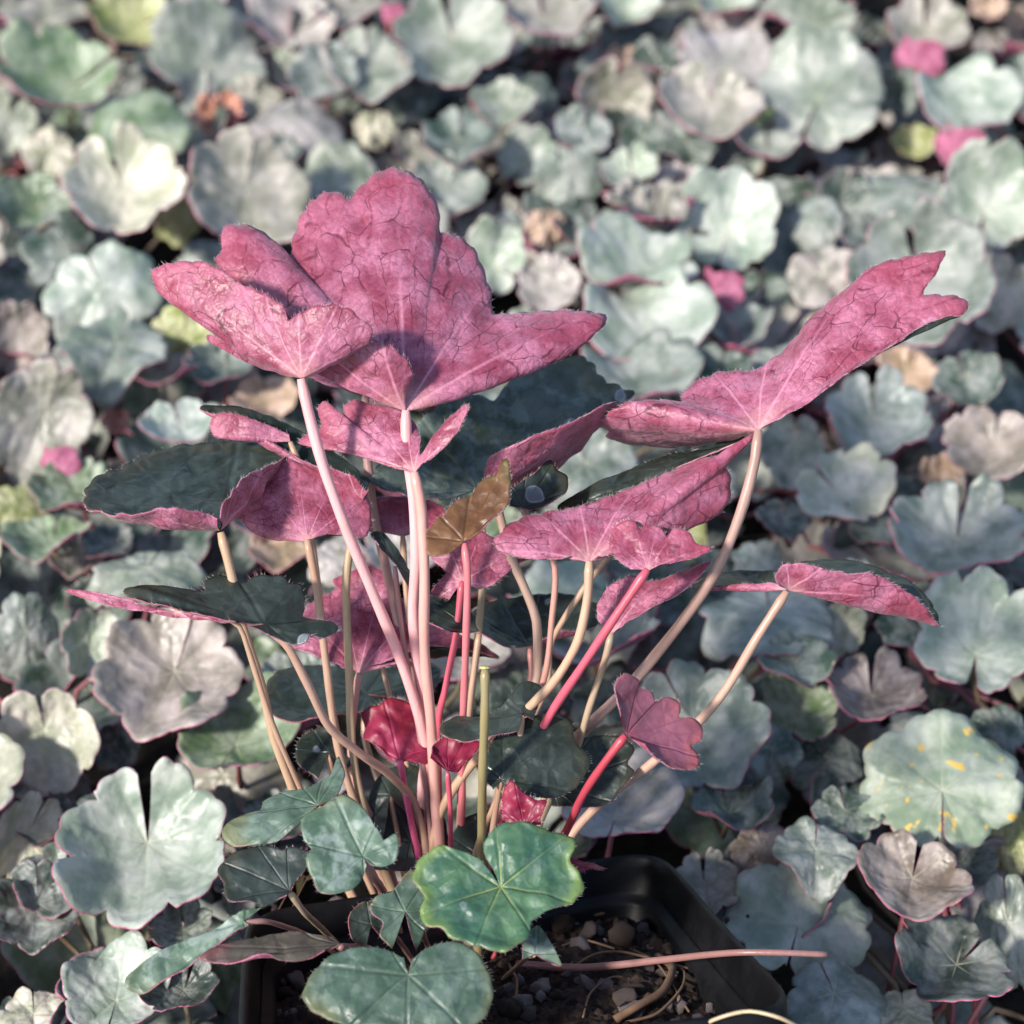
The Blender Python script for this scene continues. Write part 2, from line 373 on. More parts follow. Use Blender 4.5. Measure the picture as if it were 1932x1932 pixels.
# root fibres and a blond root loop
def fibre(pts, r_, lift=.0015):
    q = [on_soil(x, y) + PU * (lift + z) for x, y, z in pts]; q = spline(np.array(q), 26)
    V, F = tube(q - base, np.full(26, r_), 6); return link('root', mesh_from('root', V, F, [M_ROOT]), soil)
for pts, r_ in (([(1050,1725,0),(1090,1742,.001),(1140,1738,.001),(1160,1715,.002),(1150,1698,.001)], .0006),
    ([(1070,1720,0),(1100,1730,.001),(1150,1722,.001),(1185,1712,0)], .0003),
    ([(1090,1700,0),(1130,1690,.002),(1190,1685,.002),(1235,1700,0)], .0007),
    ([(1160,1935,0),(1200,1925,.002),(1250,1895,.002),(1268,1850,.002),(1240,1815,0)], .0011),
    ([(1180,1940,0),(1240,1930,.001),(1285,1890,.002),(1290,1850,.001),(1260,1825,0)], .0004),
    ([(1060,1850,0),(1120,1832,.003),(1180,1828,.003),(1300,1845,.001)], .00035),
    ([(1100,1930,0),(1115,1890,.001),(1160,1860,.001),(1230,1870,0)], .0003),
    ([(960,1830,0),(975,1870,.001),(970,1920,0)], .0004),
    ([(1190,1800,0),(1240,1835,.001),(1300,1920,0)], .0003),
    ([(1060,1795,0),(1100,1790,.001),(1160,1800,0)], .0003),
    ([(520,1780,.006),(560,1730,.009),(600,1715,.008)], .00018),
    ([(540,1790,.006),(580,1735,.010),(610,1705,.010)], .00018),
    ([(580,1722,.008),(620,1712,.009),(665,1712,.007)], .00016)):
    fibre(pts, r_)
q = spline(np.array([hit(x, y, PC + PU * z, PU) for x, y, z in ((1290, 1960, -.01), (1345, 1925, .000), (1410, 1908, .003), (1470, 1920, .003), (1520, 1945, -.002))]), 24)
V, F = tube(q - base, np.full(24, .00045), 6); o = link('root', mesh_from('root', V, F, [M_STALK]), soil); o.color = (.50, .38, .24, 1)
o = link('stone', rock_mesh('stone', 11, 3), None, tuple(on_soil(628, 1752) + PU * .0040)); o.scale = (.0048, .0040, .0056); o.color = (.46, .33, .31, 1); o.rotation_euler = (.3, .2, .5)
tag(o, 'pinkish grey rough stone on the soil by the back rim of the pot', 'stone')

# ------------------------------------------------------------------ potted plant: leaves traced as fans about the stalk joint
DP = .478
def D3(p, d0=0.): return P(p[0], p[1], DP + (p[2] + d0) / 100.)
plant = empty('coral_bells_plant', tuple(on_soil(830, 1770)))
tag(plant, 'tall potted coral bells plant with pink leaf undersides on long pink stalks', 'plant')
pl0 = np.array(plant.location)

def smooth1(a, k, closed=False):
    for _ in range(k):
        b = a.copy(); b[1:-1] = (a[:-2] + 2 * a[1:-1] + a[2:]) / 4; a = b
    return a

def grid_mesh(name, G, pol, flat, mats, thick, center):
    """G[rings][segs] points (top surface faces along d/di x d/ds); builds top + bottom skins + edge"""
    R, N = G.shape[0], G.shape[1]
    di = np.gradient(G, axis=1); ds = np.gradient(G, axis=0)
    nr = np.cross(di, ds); nr /= np.linalg.norm(nr, axis=2)[:, :, None] + 1e-15
    A = (G + nr * thick / 2).reshape(-1, 3); B = (G - nr * thick / 2).reshape(-1, 3)
    V = np.vstack([A, B, center[None], center[None]]); off = R * N
    F = []; mi = []
    for j in range(R - 1):
        for i in range(N - 1):
            a, b, c, d = j*N+i, j*N+i+1, (j+1)*N+i+1, (j+1)*N+i
            F.append((a, b, c, d)); mi.append(0)
            F.append((off+a, off+d, off+c, off+b)); mi.append(1)
    for i in range(N - 1):
        F.append((2*off, i+1, i)); mi.append(0); F.append((2*off+1, off+i, off+i+1)); mi.append(1)
        a, b = (R-1)*N+i, (R-1)*N+i+1
        F.append((a, b, off+b, off+a)); mi.append(1)
    pol = np.vstack([pol.reshape(-1, 2), pol.reshape(-1, 2), [[.5, 0], [.5, 0]]])
    return mesh_from(name, V, F, mats, mi, {'polar': pol}), nr

def hairs(pts, out, nrm, count, length, rnd, spread=.5):
    V = []; F = []; n = len(pts)
    for _ in range(count):
        i = rnd.uniform(0, n - 1.01); k = int(i); f = i - k
        p = pts[k] * (1-f) + pts[k+1] * f; d = out[k] + nrm[k] * rnd.uniform(-spread, spread) + np.array([rnd.gauss(0, .25) for _ in range(3)])
        d /= np.linalg.norm(d) + 1e-9; L = length * rnd.uniform(.5, 1.25)
        s = np.cross(d, CF); s /= np.linalg.norm(s) + 1e-9; q = np.cross(d, s); w = .000042
        b = len(V); V += [p + s * w, p - s * w * .5 + q * w * .8, p - s * w * .5 - q * w * .8, p + d * L]
        F += [(b, b+1, b+3), (b+1, b+2, b+3), (b+2, b, b+3)]
    return V, F

leafcount = 0
def fan_leaf(O, out, top=None, under=None, stalk=None, scol=(.5, .2, .2), sr=9, bulge=.05, quilt=.0005, teeth=.016, hair=1., d0=0., lobes=7, label=None, base_px=None, hairlen=.0012):
    """O: stalk joint (px,py,dz cm); out: margin points. Clockwise on screen = upper side seen."""
    global leafcount; leafcount += 1; rnd = random.Random(leafcount)
    o3 = D3(O, d0); pts = np.array([D3(p, d0) for p in out])
    L = np.sum(np.linalg.norm(np.diff(pts, axis=0), axis=1)); N = int(min(230, max(60, L / .0010)))
    B = spline(pts, N); R = 22
    rl = np.linalg.norm(B - o3, axis=1); Lm = rl.max()
    # rounded teeth on the margin
    arc = np.linspace(0, L, N); ph = rnd.uniform(0, 6)
    per = .0052; tooth = np.abs(np.sin(math.pi * arc / per + ph + .6 * np.sin(arc * 240 + ph)))
    tk = (tooth - .6) * teeth * Lm * .9
    B = B + ((B - o3) / (rl[:, None] + 1e-9)) * np.minimum(tk, rl * .1)[:, None]
    # even out the slope along the margin so that lobes of one leaf share one surface
    rel = B - o3; dep = rel @ CF; lat = rel - dep[:, None] * CF; ll = np.linalg.norm(lat, axis=1)
    sl_ = smooth1(dep / np.maximum(ll, .004), 110)
    B = o3 + lat + CF * (sl_ * np.maximum(ll, .004))[:, None]; rl = np.linalg.norm(B - o3, axis=1)
    Bs = smooth1(B, 90)
    ang = np.concatenate([[0], np.cumsum([math.acos(max(-1, min(1, np.dot(a, b) / (np.linalg.norm(a) * np.linalg.norm(b) + 1e-12)))) for a, b in zip(Bs[:-1] - o3, Bs[1:] - o3)])])
    u = lobes * ang / ang[-1] - .5
    G = np.zeros((R, N, 3)); pol = np.zeros((R, N, 2))
    tang = np.gradient(Bs, axis=0); nn = np.cross(tang, Bs - o3); nn = nn / (np.linalg.norm(nn, axis=1)[:, None] + 1e-12)
    nn = smooth1(nn, 14); rls = smooth1(rl, 500)
    for j in range(R):
        s = .015 + .985 * (j / (R - 1)) ** .92
        e = o3 + ((1 - s) * Bs + s * B - o3) * s
        e = e - nn * (bulge * 4 * s * (1 - s) * np.minimum(rls, rl * 1.25)[:, None])
        G[j] = e; pol[j, :, 0] = u; pol[j, :, 1] = s * np.minimum(1, rl / Lm + .15)
    # puckering between veins
    for j in range(2, R):
        s = j / (R - 1)
        for i in range(N):
            q = Vector(G[j, i] * 170 + leafcount * 3.7)
            a = noise.noise(q) + .5 * noise.noise(q * 2.1)
            vein = abs(((u[i] + .5) % 1) - .5) * 2
            G[j, i] += nn[i] * quilt * (a * 1.2 + .25 * (vein ** .5 - .5) * s) * min(1, s * 2.2)
    under = under or M_UNDER; top = top or M_TOP
    me, nr = grid_mesh('leaf', G - o3, pol, None, [top, under], .00032, np.zeros(3))
    lf = link('leaf', me, plant, tuple(o3 - pl0))
    if label: lf['label'] = label
    if hair > 0:
        outd = B - o3; outd /= np.linalg.norm(outd, axis=1)[:, None] + 1e-9
        V, F = hairs(G[-1] - o3, outd, nr[-1], int(L / .0005 * hair), hairlen, rnd)
        h = link('edge_hairs', mesh_from('edge_hairs', V, F, [M_HAIR], smooth=False), lf); h['kind'] = 'stuff'
    if stalk:
        add_stalk(lf, o3, stalk, scol, sr, O, d0, shift=-nn.mean(0) * .0007)
    return lf

def add_stalk(parent, o3, pix, scol, sr, O, d0, name='stalk', end_soil=True, shift=0.):
    d_top = DP + (O[2] + d0) / 100.
    px = [np.array(O[:2], float)] + [np.array(p[:2], float) for p in pix]
    Ls = np.concatenate([[0], np.cumsum([np.linalg.norm(b - a) for a, b in zip(px[:-1], px[1:])])])
    px[-1][1] += 28
    endp = on_soil(*px[-1]) - PU * .004 if end_soil else None
    d_end = np.dot(endp - CP, CF) if end_soil else DP + (pix[-1][2] + d0) / 100.
    q = []
    for i, p in enumerate(px):
        f = Ls[i] / Ls[-1]; f = f * f * (3 - 2 * f)
        q.append(P(p[0], p[1], d_top + (d_end - d_top) * f))
    if end_soil: q[-1] = endp
    q[0] = q[0] + shift
    n = 46; q = spline(np.array(q), n)
    rr = sr / 7700. * (1 + .12 * np.linspace(0, 1, n))
    k = np.arange(n); rr = rr * (1 + .25 * np.exp(-k / 1.2)) * (1 + .05 * np.sin(k * .9 + sr)); rr[0] *= .6
    V, F = tube(q - o3, rr, 10)
    s = link(name, mesh_from(name, V, F, [M_STALK]), parent); s.color = (*scol, 1)
    return s

PINK, TAN, CRIM, MAUV, OLV = (.80, .40, .41), (.44, .28, .20), (.58, .10, .15), (.36, .20, .19), (.27, .22, .11)
# M1 large leaf, back turned to the viewer
fan_leaf((765,775,-1.2), [(850,744,-.7),(1000,702,-.1),(1085,662,.2),(1148,598,.4),(1080,585,.8),(1000,588,1),(932,592,1.1),(926,555,1.4),(903,485,1.6),(868,444,1.7),(830,438,1.9),(828,395,2),(795,340,2.1),(745,315,2.2),(700,333,2.2),(664,374,2.1),(630,363,2),(595,372,1.9),(565,415,1.8),(553,460,1.6),(549,489,1.5),(515,452,1.3),(470,425,1.1),(432,420,1),(413,445,.9),(420,470,.8),(404,487,.8),(440,535,.7),(500,600,.4),(560,640,.0),(650,690,-.6),(740,722,-1.2),(776,714,-1.6),(774,688,-1.9),(745,657,-2),(705,643,-2),(650,666,-1.8),(592,700,-1.2)],
    stalk=[(768,850),(779,930),(785,1050),(779,1150),(788,1250),(800,1330),(808,1400),(798,1480),(800,1590),(812,1745)], scol=PINK, sr=10.5, bulge=.045, lobes=8)
# L2 leaf in front of it on the left
fan_leaf((570,712,-2.2), [(600,700,-1.9),(640,676,-2.1),(690,650,-2.4),(704,626,-2.5),(690,608,-2.5),(655,581,-2.6),(615,574,-2.6),(575,583,-2.5),(545,605,-2.3),(536,580,-2.2),(505,557,-2),(465,540,-1.8),(448,535,-1.7),(430,515,-1.5),(385,495,-1.2),(340,494,-1),(296,503,-.8),(288,520,-.7),(298,547,-.7),(335,580,-.8),(400,618,-1.2),(455,645,-1.4),(430,641,.0),(390,630,.6),(400,648,.6),(470,676,-.2),(540,702,-1.6)],
    stalk=[(585,790),(610,880),(650,990),(700,1110),(750,1230),(788,1340),(808,1430),(820,1520),(830,1610),(845,1750)], scol=PINK, sr=10, bulge=.05, lobes=7)
# leaf hidden under M1
fan_leaf((690,750,1.8), [(745,762,1.6),(775,720,2.2),(700,680,3.2),(610,680,3.2),(578,704,2.8),(630,733,2.2)], stalk=[(693,860),(706,970),(728,1070),(745,1150),(790,1350),(830,1740)], scol=MAUV, sr=9, lobes=5)
# M3 leaf below M1
fan_leaf((783,893,-1.6), [(800,874,-1.8),(842,842,-2),(872,797,-2.1),(886,766,-2.2),(872,766,-2.1),(838,795,-1.9),(810,838,-1.6),(794,862,-1.4),(793,830,-1.2),(780,795,-.9),(750,772,-.7),(715,765,-.6),(690,760,-.5),(668,755,-.4),(650,766,-.4),(648,792,-.5),(628,768,-.4),(612,757,-.3),(600,770,-.3),(606,798,-.4),(600,812,-.4),(565,828,-.4),(572,840,-.5),(640,850,-.9),(700,866,-1.2),(755,886,-1.5)],
    stalk=[(795,960),(801,1080),(800,1180),(803,1260),(812,1350),(818,1440),(822,1520),(830,1600),(850,1760)], scol=(.66,.34,.30), sr=10, lobes=6)
# R1 long right leaf
fan_leaf((1432,812,-1.2), [(1480,788,-1.4),(1540,748,-1.5),(1600,706,-1.5),(1700,642,-1.3),(1760,605,-1.1),(1812,594,-1.2),(1828,580,-1.2),(1818,562,-1),(1780,556,-.8),(1741,553,-.7),(1762,520,-.4),(1783,478,-.2),(1755,477,-.2),(1700,487,-.1),(1645,504,0),(1600,540,.1),(1540,590,.2),(1480,660,.3),(1430,696,.4),(1400,701,.5),(1350,706,.6),(1300,730,.7),(1279,760,.1),(1262,755,-.2),(1200,755,-.6),(1160,770,-.3),(1130,800,.6),(1150,811,1.1),(1145,822,1.5),(1185,838,2.3),(1250,842,2.5),(1320,832,1.9),(1400,820,.2)],
    stalk=[(1424,870),(1400,960),(1360,1060),(1300,1155),(1200,1280),(1120,1360),(1082,1400),(1000,1500),(910,1750)], scol=(.40,.245,.21), sr=10, bulge=.03, lobes=7)
# R2 leaf under it, wavy
fan_leaf((1112,1060,-1.8), [(1130,1050,-1.9),(1185,1035,-1.4),(1235,1010,-1.1),(1258,978,-.9),(1300,986,-1),(1346,978,-1),(1374,946,-1),(1378,905,-.9),(1366,882,-.9),(1388,860,-1.1),(1430,820,-1.4),(1420,818,-1.2),(1380,850,-.8),(1320,868,-.5),(1240,900,-.4),(1165,932,-.5),(1090,956,-.7),(1010,970,-1.1),(962,990,-1.4),(930,1025,-1.7),(960,1046,-1.8),(1020,1056,-1.8),(1080,1050,-1.8)],
    stalk=[(1108,1130),(1090,1210),(1050,1280),(1005,1328),(940,1390),(880,1455),(835,1525),(818,1600),(820,1755)], scol=(.50,.33,.23), sr=8.5, bulge=.05, lobes=6)
fan_leaf((1412,828,-.2), [(1390,840,.2),(1300,885,.4),(1200,925,.6),(1062,962,.8),(1060,950,1),(1130,910,1.2),(1240,865,1.2),(1340,838,.9),(1400,824,.2)], bulge=.02, lobes=4, stalk=[(1330,900,.5),(1180,1010),(1045,1200),(1030,1300),(940,1500),(880,1755)], scol=TAN, sr=6)
# R3 small leaf on crimson stalk
fan_leaf((1222,1077,-2.4), [(1262,1062,-2.5),(1310,1052,-2.5),(1345,1036,-2.5),(1312,1025,-2.3),(1300,1004,-2.2),(1270,998,-2.1),(1261,1018,-2.1),(1247,996,-2),(1218,990,-1.9),(1206,1000,-1.9),(1195,984,-1.8),(1170,986,-1.8),(1154,1003,-1.9),(1150,1032,-2),(1165,1056,-2.2),(1192,1073,-2.4)],
    stalk=[(1150,1180),(1090,1270),(1040,1345),(985,1450),(940,1560),(880,1760)], scol=CRIM, sr=8, bulge=.06, lobes=6)
# R4
fan_leaf((1155,1197,-.8), [(1172,1184,-.9),(1230,1146,-1),(1300,1106,-.9),(1342,1058,-.7),(1310,1068,-.5),(1245,1094,-.4),(1215,1096,-.4),(1190,1086,-.3),(1150,1105,-.3),(1128,1138,-.4),(1127,1165,-.6),(1142,1188,-.8)],
    stalk=[(1140,1250),(1110,1340),(1085,1420),(1020,1550),(930,1740)], scol=(.42,.30,.21), sr=6.5, bulge=.06, lobes=5)
# R5 low right leaf
fan_leaf((1485,1112,-.9), [(1470,1104,-.6),(1400,1102,-.2),(1312,1114,.2),(1335,1092,.7),(1400,1078,1),(1462,1074,1.1),(1520,1060,1.2),(1600,1058,1.2),(1690,1082,1),(1750,1126,.6),(1775,1182,-.2),(1740,1138,-.7),(1690,1104,-1),(1640,1080,-1.1),(1600,1083,-1.2),(1560,1074,-1.2),(1520,1063,-1.3),(1482,1066,-1.3),(1462,1086,-1.2),(1470,1104,-1.1)],
    stalk=[(1430,1200),(1370,1300),(1318,1362),(1230,1440),(1090,1560),(930,1760)], scol=(.50,.31,.24), sr=8.5, bulge=.03, lobes=8)
# L3 dark leaf on the left with folded-up front lobes
fan_leaf((415,1000,-1.4), [(410,978,-2.1),(385,968,-2.2),(330,960,-2.3),(280,964,-2.2),(225,971,-2),(165,957,-.8),(160,935,-.2),(166,914,.2),(200,890,.8),(225,884,1),(260,862,1.3),(330,840,1.8),(400,835,2),(470,832,2),(548,850,1.4),(506,880,0),(470,895,-.7),(440,925,-1.3),(416,960,-1.8),(412,982,-1.9)],
    stalk=[(428,1050),(440,1100),(455,1170),(470,1220),(495,1300),(520,1400),(575,1540),(640,1640),(720,1765)], scol=(.50,.33,.22), sr=8.5, lobes=8, quilt=.0008, teeth=.024)
# L4 pink leaf behind
fan_leaf((580,1020,-.2), [(620,1006,-.2),(690,1012,.2),(700,960,.5),(680,912,.7),(630,892,.8),(590,885,.8),(545,868,.8),(500,885,.7),(470,930,.5),(438,975,.3),(456,982,.2),(472,1002,.1),(512,1018,0),(555,1016,-.1)],
    stalk=[(590,1070),(600,1130),(615,1250),(640,1420),(700,1600),(780,1760)], scol=TAN, sr=7.5, lobes=6)
# L5 dark band
fan_leaf((683,945,.6), [(694,928,.2),(665,898,.2),(617,880,.3),(600,880,.8),(540,850,1),(460,798,1.1),(378,772,1.2),(385,764,1.4),(450,768,1.6),(540,798,1.7),(620,845,1.6),(700,905,1.3)], stalk=[(665,1010),(653,1100),(658,1250),(664,1400),(680,1500),(720,1620),(790,1765)], scol=(.42,.30,.19), sr=8, lobes=5, bulge=.02)
fan_leaf((548,834,1.0), [(545,820,1),(500,800,1),(440,780,1.1),(404,784,1.1),(397,810,1),(412,826,1),(480,833,1)], lobes=5, stalk=[(570,900),(600,1100),(640,1400),(780,1760)], scol=TAN, sr=6)
# L6 dark edge-on leaf, left
fan_leaf((500,1178,-2.4), [(445,1172,-2.6),(340,1152,-2.6),(240,1128,-2.5),(240,1108,-2.3),(300,1106,-2),(378,1116,-1.8),(386,1098,-1.5),(412,1085,-1.3),(440,1090,-1.2),(461,1101,-1.2),(490,1086,-1.1),(530,1086,-1.1),(547,1100,-1.2),(570,1104,-1.2),(576,1140,-1.6),(574,1168,-2),(630,1177,-2.2),(633,1194,-2.4),(604,1206,-2.5),(585,1196,-2.6),(575,1214,-2.7),(540,1213,-2.7),(505,1196,-2.6),(470,1182,-2.6)],
    stalk=[(540,1216),(580,1290),(620,1370),(680,1422),(740,1466),(790,1540),(835,1740)], scol=(.46,.28,.22), sr=8, bulge=.01, lobes=7, hairlen=.0016)
fan_leaf((330,1155,-1.8), [(250,1133,-1.8),(180,1117,-1.6),(125,1112,-1.5),(150,1126,-1.6),(240,1150,-1.8),(360,1168,-2),(440,1174,-2.2),(430,1160,-2)], stalk=[(440,1172),(470,1230),(520,1380),(620,1600),(740,1770)], scol=TAN, sr=5, lobes=4)
# L7 pink leaf
fan_leaf((677,1272,-2), [(720,1252,-2),(790,1222,-2),(860,1222,-1.6),(942,1241,-1),(890,1206,-.9),(826,1178,-1),(790,1146,-.9),(740,1124,-.8),(690,1110,-.8),(640,1112,-.8),(600,1128,-.9),(571,1155,-1.1),(576,1180,-1.2),(560,1196,-1.4),(540,1215,-1.6),(570,1228,-1.8),(620,1246,-1.9),(652,1262,-2)],
    stalk=[(668,1340),(661,1420),(678,1495),(720,1590),(790,1760)], scol=(.52,.28,.26), sr=7, lobes=7, bulge=.06, d0=3.6)
# L8 dark green behind
fan_leaf((690,1310,1.2), [(780,1335,.6),(690,1345,.2),(600,1350,0),(555,1360,0),(508,1345,.4),(500,1295,1),(528,1264,1.6),(580,1256,2),(650,1262,2.3),(720,1262,2.4),(800,1250,2.3),(832,1270,1.8),(815,1310,1.2)], stalk=[(690,1400),(740,1550),(800,1765)], scol=TAN, sr=7, d0=2.6)
# young crimson leaf
fan_leaf((755,1437,-2), [(780,1440,-2.2),(808,1438,-2),(805,1400,-1.6),(785,1340,-1.2),(762,1322,-1.2),(740,1318,-1.2),(715,1330,-1.3),(682,1342,-1.4),(690,1370,-1.5),(688,1395,-1.7),(715,1410,-1.9),(735,1428,-2)], top=M_RED, under=M_RED, quilt=.0014, teeth=.03, hairlen=.0014,
    stalk=[(768,1510),(782,1580),(790,1620),(805,1750)], scol=(.60,.10,.22), sr=6.5, lobes=5, label='crinkled crimson young leaf', d0=3.2)
fan_leaf((845,1455,-.6), [(812,1430,-.6),(822,1400,-.2),(860,1385,0),(905,1402,0),(892,1428,-.3),(868,1442,-.5)], top=M_RED, under=M_RED, stalk=[(850,1550),(850,1750)], scol=CRIM, sr=5, lobes=5, quilt=.0013, label='crinkled crimson young leaf')
# olive brown young leaf
fan_leaf((875,1022,-2), [(850,1045,-2.2),(826,1050,-2.3),(805,1042,-2.3),(808,1000,-1.8),(840,968,-1.5),(862,945,-1.3),(885,938,-1.2),(915,902,-1.2),(945,892,-1.3),(950,866,-1.4),(960,872,-1.4),(963,915,-1.5),(957,955,-1.7),(925,985,-1.9),(898,1010,-2)], top=M_OLIVE, teeth=.03,
    stalk=[(882,1080),(880,1180),(876,1300),(872,1400),(872,1500),(868,1600),(860,1750)], scol=(.60,.17,.19), sr=7, lobes=5, label='olive brown young leaf', bulge=.03)
# pink leaf behind the crimson stalk
fan_leaf((872,1098,.6), [(905,1112,.6),(935,1100,.6),(980,1062,.7),(1030,1040,.9),(980,1020,1),(930,1015,1),(905,1000,1),(860,1018,1),(813,1052,.9),(842,1078,.8),(813,1118,.7),(848,1132,.6)], stalk=[(860,1200),(840,1300),(826,1400),(840,1750)], scol=CRIM, sr=6.5, lobes=7)
# large dark green leaf in the middle, seen from above
fan_leaf((900,925,2.2), [(830,946,1.6),(740,930,1.4),(700,912,1.6),(735,850,2.4),(800,790,3),(870,738,3.6),(930,756,3.8),(985,690,4.3),(1050,671,4.5),(1110,680,4.5),(1136,716,4.2),(1196,745,4),(1150,770,3.4),(1075,830,2.9),(960,932,1.8)], top=M_MOTTLE, quilt=.0009, teeth=.03, lobes=7, stalk=[(915,1045),(910,1110),(900,1220),(886,1335),(870,1500),(860,1750)], scol=(.40,.30,.19), sr=7.5, bulge=.03)
# its folded margin
fan_leaf((930,928,.6), [(960,931,1.4),(1040,892,1.8),(1096,848,1.5),(1142,790,.6),(1159,757,.2),(1120,775,-.2),(1080,795,-.5),(1000,825,-.7),(930,860,-.5),(914,890,-.1),(914,918,.3)], lobes=5, under=M_UNDER, stalk=[(950,1000),(968,1060),(990,1110),(1012,1170),(1014,1240),(1008,1300),(940,1500),(860,1755)], scol=(.38,.25,.20), sr=9)
fan_leaf((985,958,-.2), [(960,955,-.4),(962,925,-.1),(1005,895,.2),(1036,868,.5),(1052,888,.5),(1071,900,.4),(1068,930,.1),(1040,950,-.1),(1010,961,-.3)], stalk=[(1045,1060),(1040,1180),(1024,1290),(950,1500),(880,1760)], scol=(.48,.24,.20), sr=6)
# dark leaves in the shade of the plant
fan_leaf((905,1192,.4), [(850,1190,.2),(806,1172,.4),(804,1132,.9),(830,1118,1.2),(870,1130,1.1),(896,1165,.8)], stalk=[(890,1300),(870,1500),(850,1750)], scol=TAN, sr=6)
fan_leaf((1000,1220,1.2), [(950,1219,.8),(905,1192,1),(885,1168,1.4),(910,1140,2),(945,1130,2.3),(1000,1122,2.5),(1060,1120,2.5),(1096,1128,2.3),(1142,1150,2),(1120,1185,1.6),(1050,1192,1.3),(1012,1216,1)], stalk=[(1000,1290),(950,1480),(890,1755)], scol=(.5,.22,.2), sr=6, d0=1.3)
fan_leaf((748,1065,.2), [(715,1030,.4),(698,1008,.6),(722,1005,.8),(746,1035,.8),(772,1074,.7),(797,1092,.6),(806,1135,.2),(775,1112,.1)], lobes=4, stalk=[(760,1200),(800,1450),(830,1750)], scol=MAUV, sr=5)
fan_leaf((760,1012,2), [(800,1003,2),(843,986,2.2),(841,960,2.5),(800,942,2.7),(740,938,2.7),(690,945,2.6),(674,975,2.3),(690,1002,2.1)], stalk=[(770,1150),(810,1400),(840,1750)], scol=TAN, sr=6)
fan_leaf((700,1137,2.6), [(746,1127,2.6),(740,1090,2.8),(700,1070,3),(660,1080,3),(628,1095,2.9),(640,1116,2.7)], stalk=[(720,1250),(780,1500),(830,1750)], scol=TAN, sr=5)
# ---- low leaves
fan_leaf((945,1674,-3.2), [(934,1645,-3.0),(913,1606,-2.9),(925,1570,-2.7),(960,1550,-2.6),(1000,1552,-2.6),(1030,1566,-2.7),(1080,1580,-2.7),(1083,1604,-2.8),(1075,1626,-2.9),(1096,1650,-3),(1101,1676,-3.1),(1082,1702,-3.4),(1050,1710,-3.5),(1006,1735,-3.8),(1000,1762,-4.1),(984,1782,-4.3),(950,1802,-4.5),(925,1798,-4.5),(888,1783,-4.3),(846,1768,-4.1),(830,1750,-3.9),(800,1745,-3.7),(794,1716,-3.5),(801,1690,-3.3),(779,1660,-3.1),(790,1624,-2.9),(828,1595,-2.7),(868,1604,-2.8),(905,1620,-2.9),(928,1650,-3.1)], top=M_GREEN, bulge=-.03, lobes=7, teeth=.026, quilt=.0008,
    stalk=[(930,1720),(890,1760),(870,1790)], scol=TAN, sr=8, label='fresh green leaf with yellow margin', hair=.5, hairlen=.0008)
fan_leaf((770,1840,-4.4), [(778,1815,-4.2),(800,1790,-4),(850,1776,-3.9),(893,1792,-4),(924,1838,-4.2),(929,1888,-4.5),(905,1930,-4.8),(850,1958,-5.1),(760,1970,-5.2),(690,1952,-5.1),(640,1932,-5),(592,1910,-4.8),(571,1880,-4.6),(585,1845,-4.4),(612,1812,-4.2),(660,1790,-4),(720,1788,-4),(762,1808,-4.2)], top=M_BLUE, bulge=-.04, lobes=7, stalk=[(790,1830),(830,1810)], scol=TAN, sr=7, label='broad bluish green low leaf', hair=.5, hairlen=.0008)
fan_leaf((686,1617,-3), [(692,1634,-3.1),(675,1672,-3.5),(647,1687,-3.7),(606,1687,-3.7),(590,1660,-3.5),(577,1620,-3.2),(588,1603,-3.1),(571,1578,-2.9),(572,1541,-2.7),(610,1519,-2.5),(647,1499,-2.4),(684,1521,-2.5),(716,1570,-2.8),(726,1586,-2.9),(749,1571,-2.9),(752,1600,-3),(746,1624,-3.1),(722,1638,-3.2),(698,1632,-3.1)], top=M_GREYG, bulge=-.03, lobes=7, stalk=[(705,1655),(726,1695),(745,1760)], scol=MAUV, sr=8, hair=.5, hairlen=.0008)
fan_leaf((547,1682,-2.8), [(541,1690,-3),(503,1710,-3.1),(472,1701,-3.1),(428,1701,-3.1),(422,1668,-2.8),(411,1641,-2.6),(441,1610,-2.3),(497,1594,-2.2),(531,1602,-2.2),(553,1597,-2.2),(586,1608,-2.3),(575,1644,-2.6),(560,1662,-2.7)], top=M_TOP, bulge=-.03, stalk=[(575,1722),(620,1765),(690,1790)], scol=(.42,.32,.22), sr=6, hair=.5, hairlen=.0008)
fan_leaf((558,1668,-2.6), [(562,1690,-2.6),(572,1664,-2.5),(574,1650,-2.5),(560,1652,-2.5)], top=M_YELLOW, under=M_YELLOW, hair=0, lobes=2, label='small yellowed lobe')
fan_leaf((600,1520,-1.8), [(560,1560,-2),(522,1588,-2.1),(478,1595,-2.1),(435,1598,-2.1),(417,1570,-1.9),(441,1545,-1.6),(489,1533,-1.4),(497,1514,-1.3),(534,1496,-1.2),(581,1483,-1.1),(628,1456,-1),(638,1428,-.9),(651,1461,-1.2),(640,1494,-1.5),(625,1512,-1.7)], top=M_BLUE, stalk=[(650,1580),(720,1680),(780,1765)], scol=TAN, sr=6, bulge=-.02, hair=.5, hairlen=.0008)
fan_leaf((460,1738,-2.4), [(470,1744,-2.5),(425,1772,-2.7),(370,1812,-2.9),(310,1848,-3),(265,1877,-3.1),(234,1852,-3),(285,1805,-2.7),(345,1775,-2.5),(400,1760,-2.3),(450,1720,-2.1),(493,1712,-2.1)], top=M_GREYG, lobes=4, stalk=[(510,1740,-2.2),(600,1775),(690,1795)], scol=MAUV, sr=5, hair=.5, hairlen=.0008)
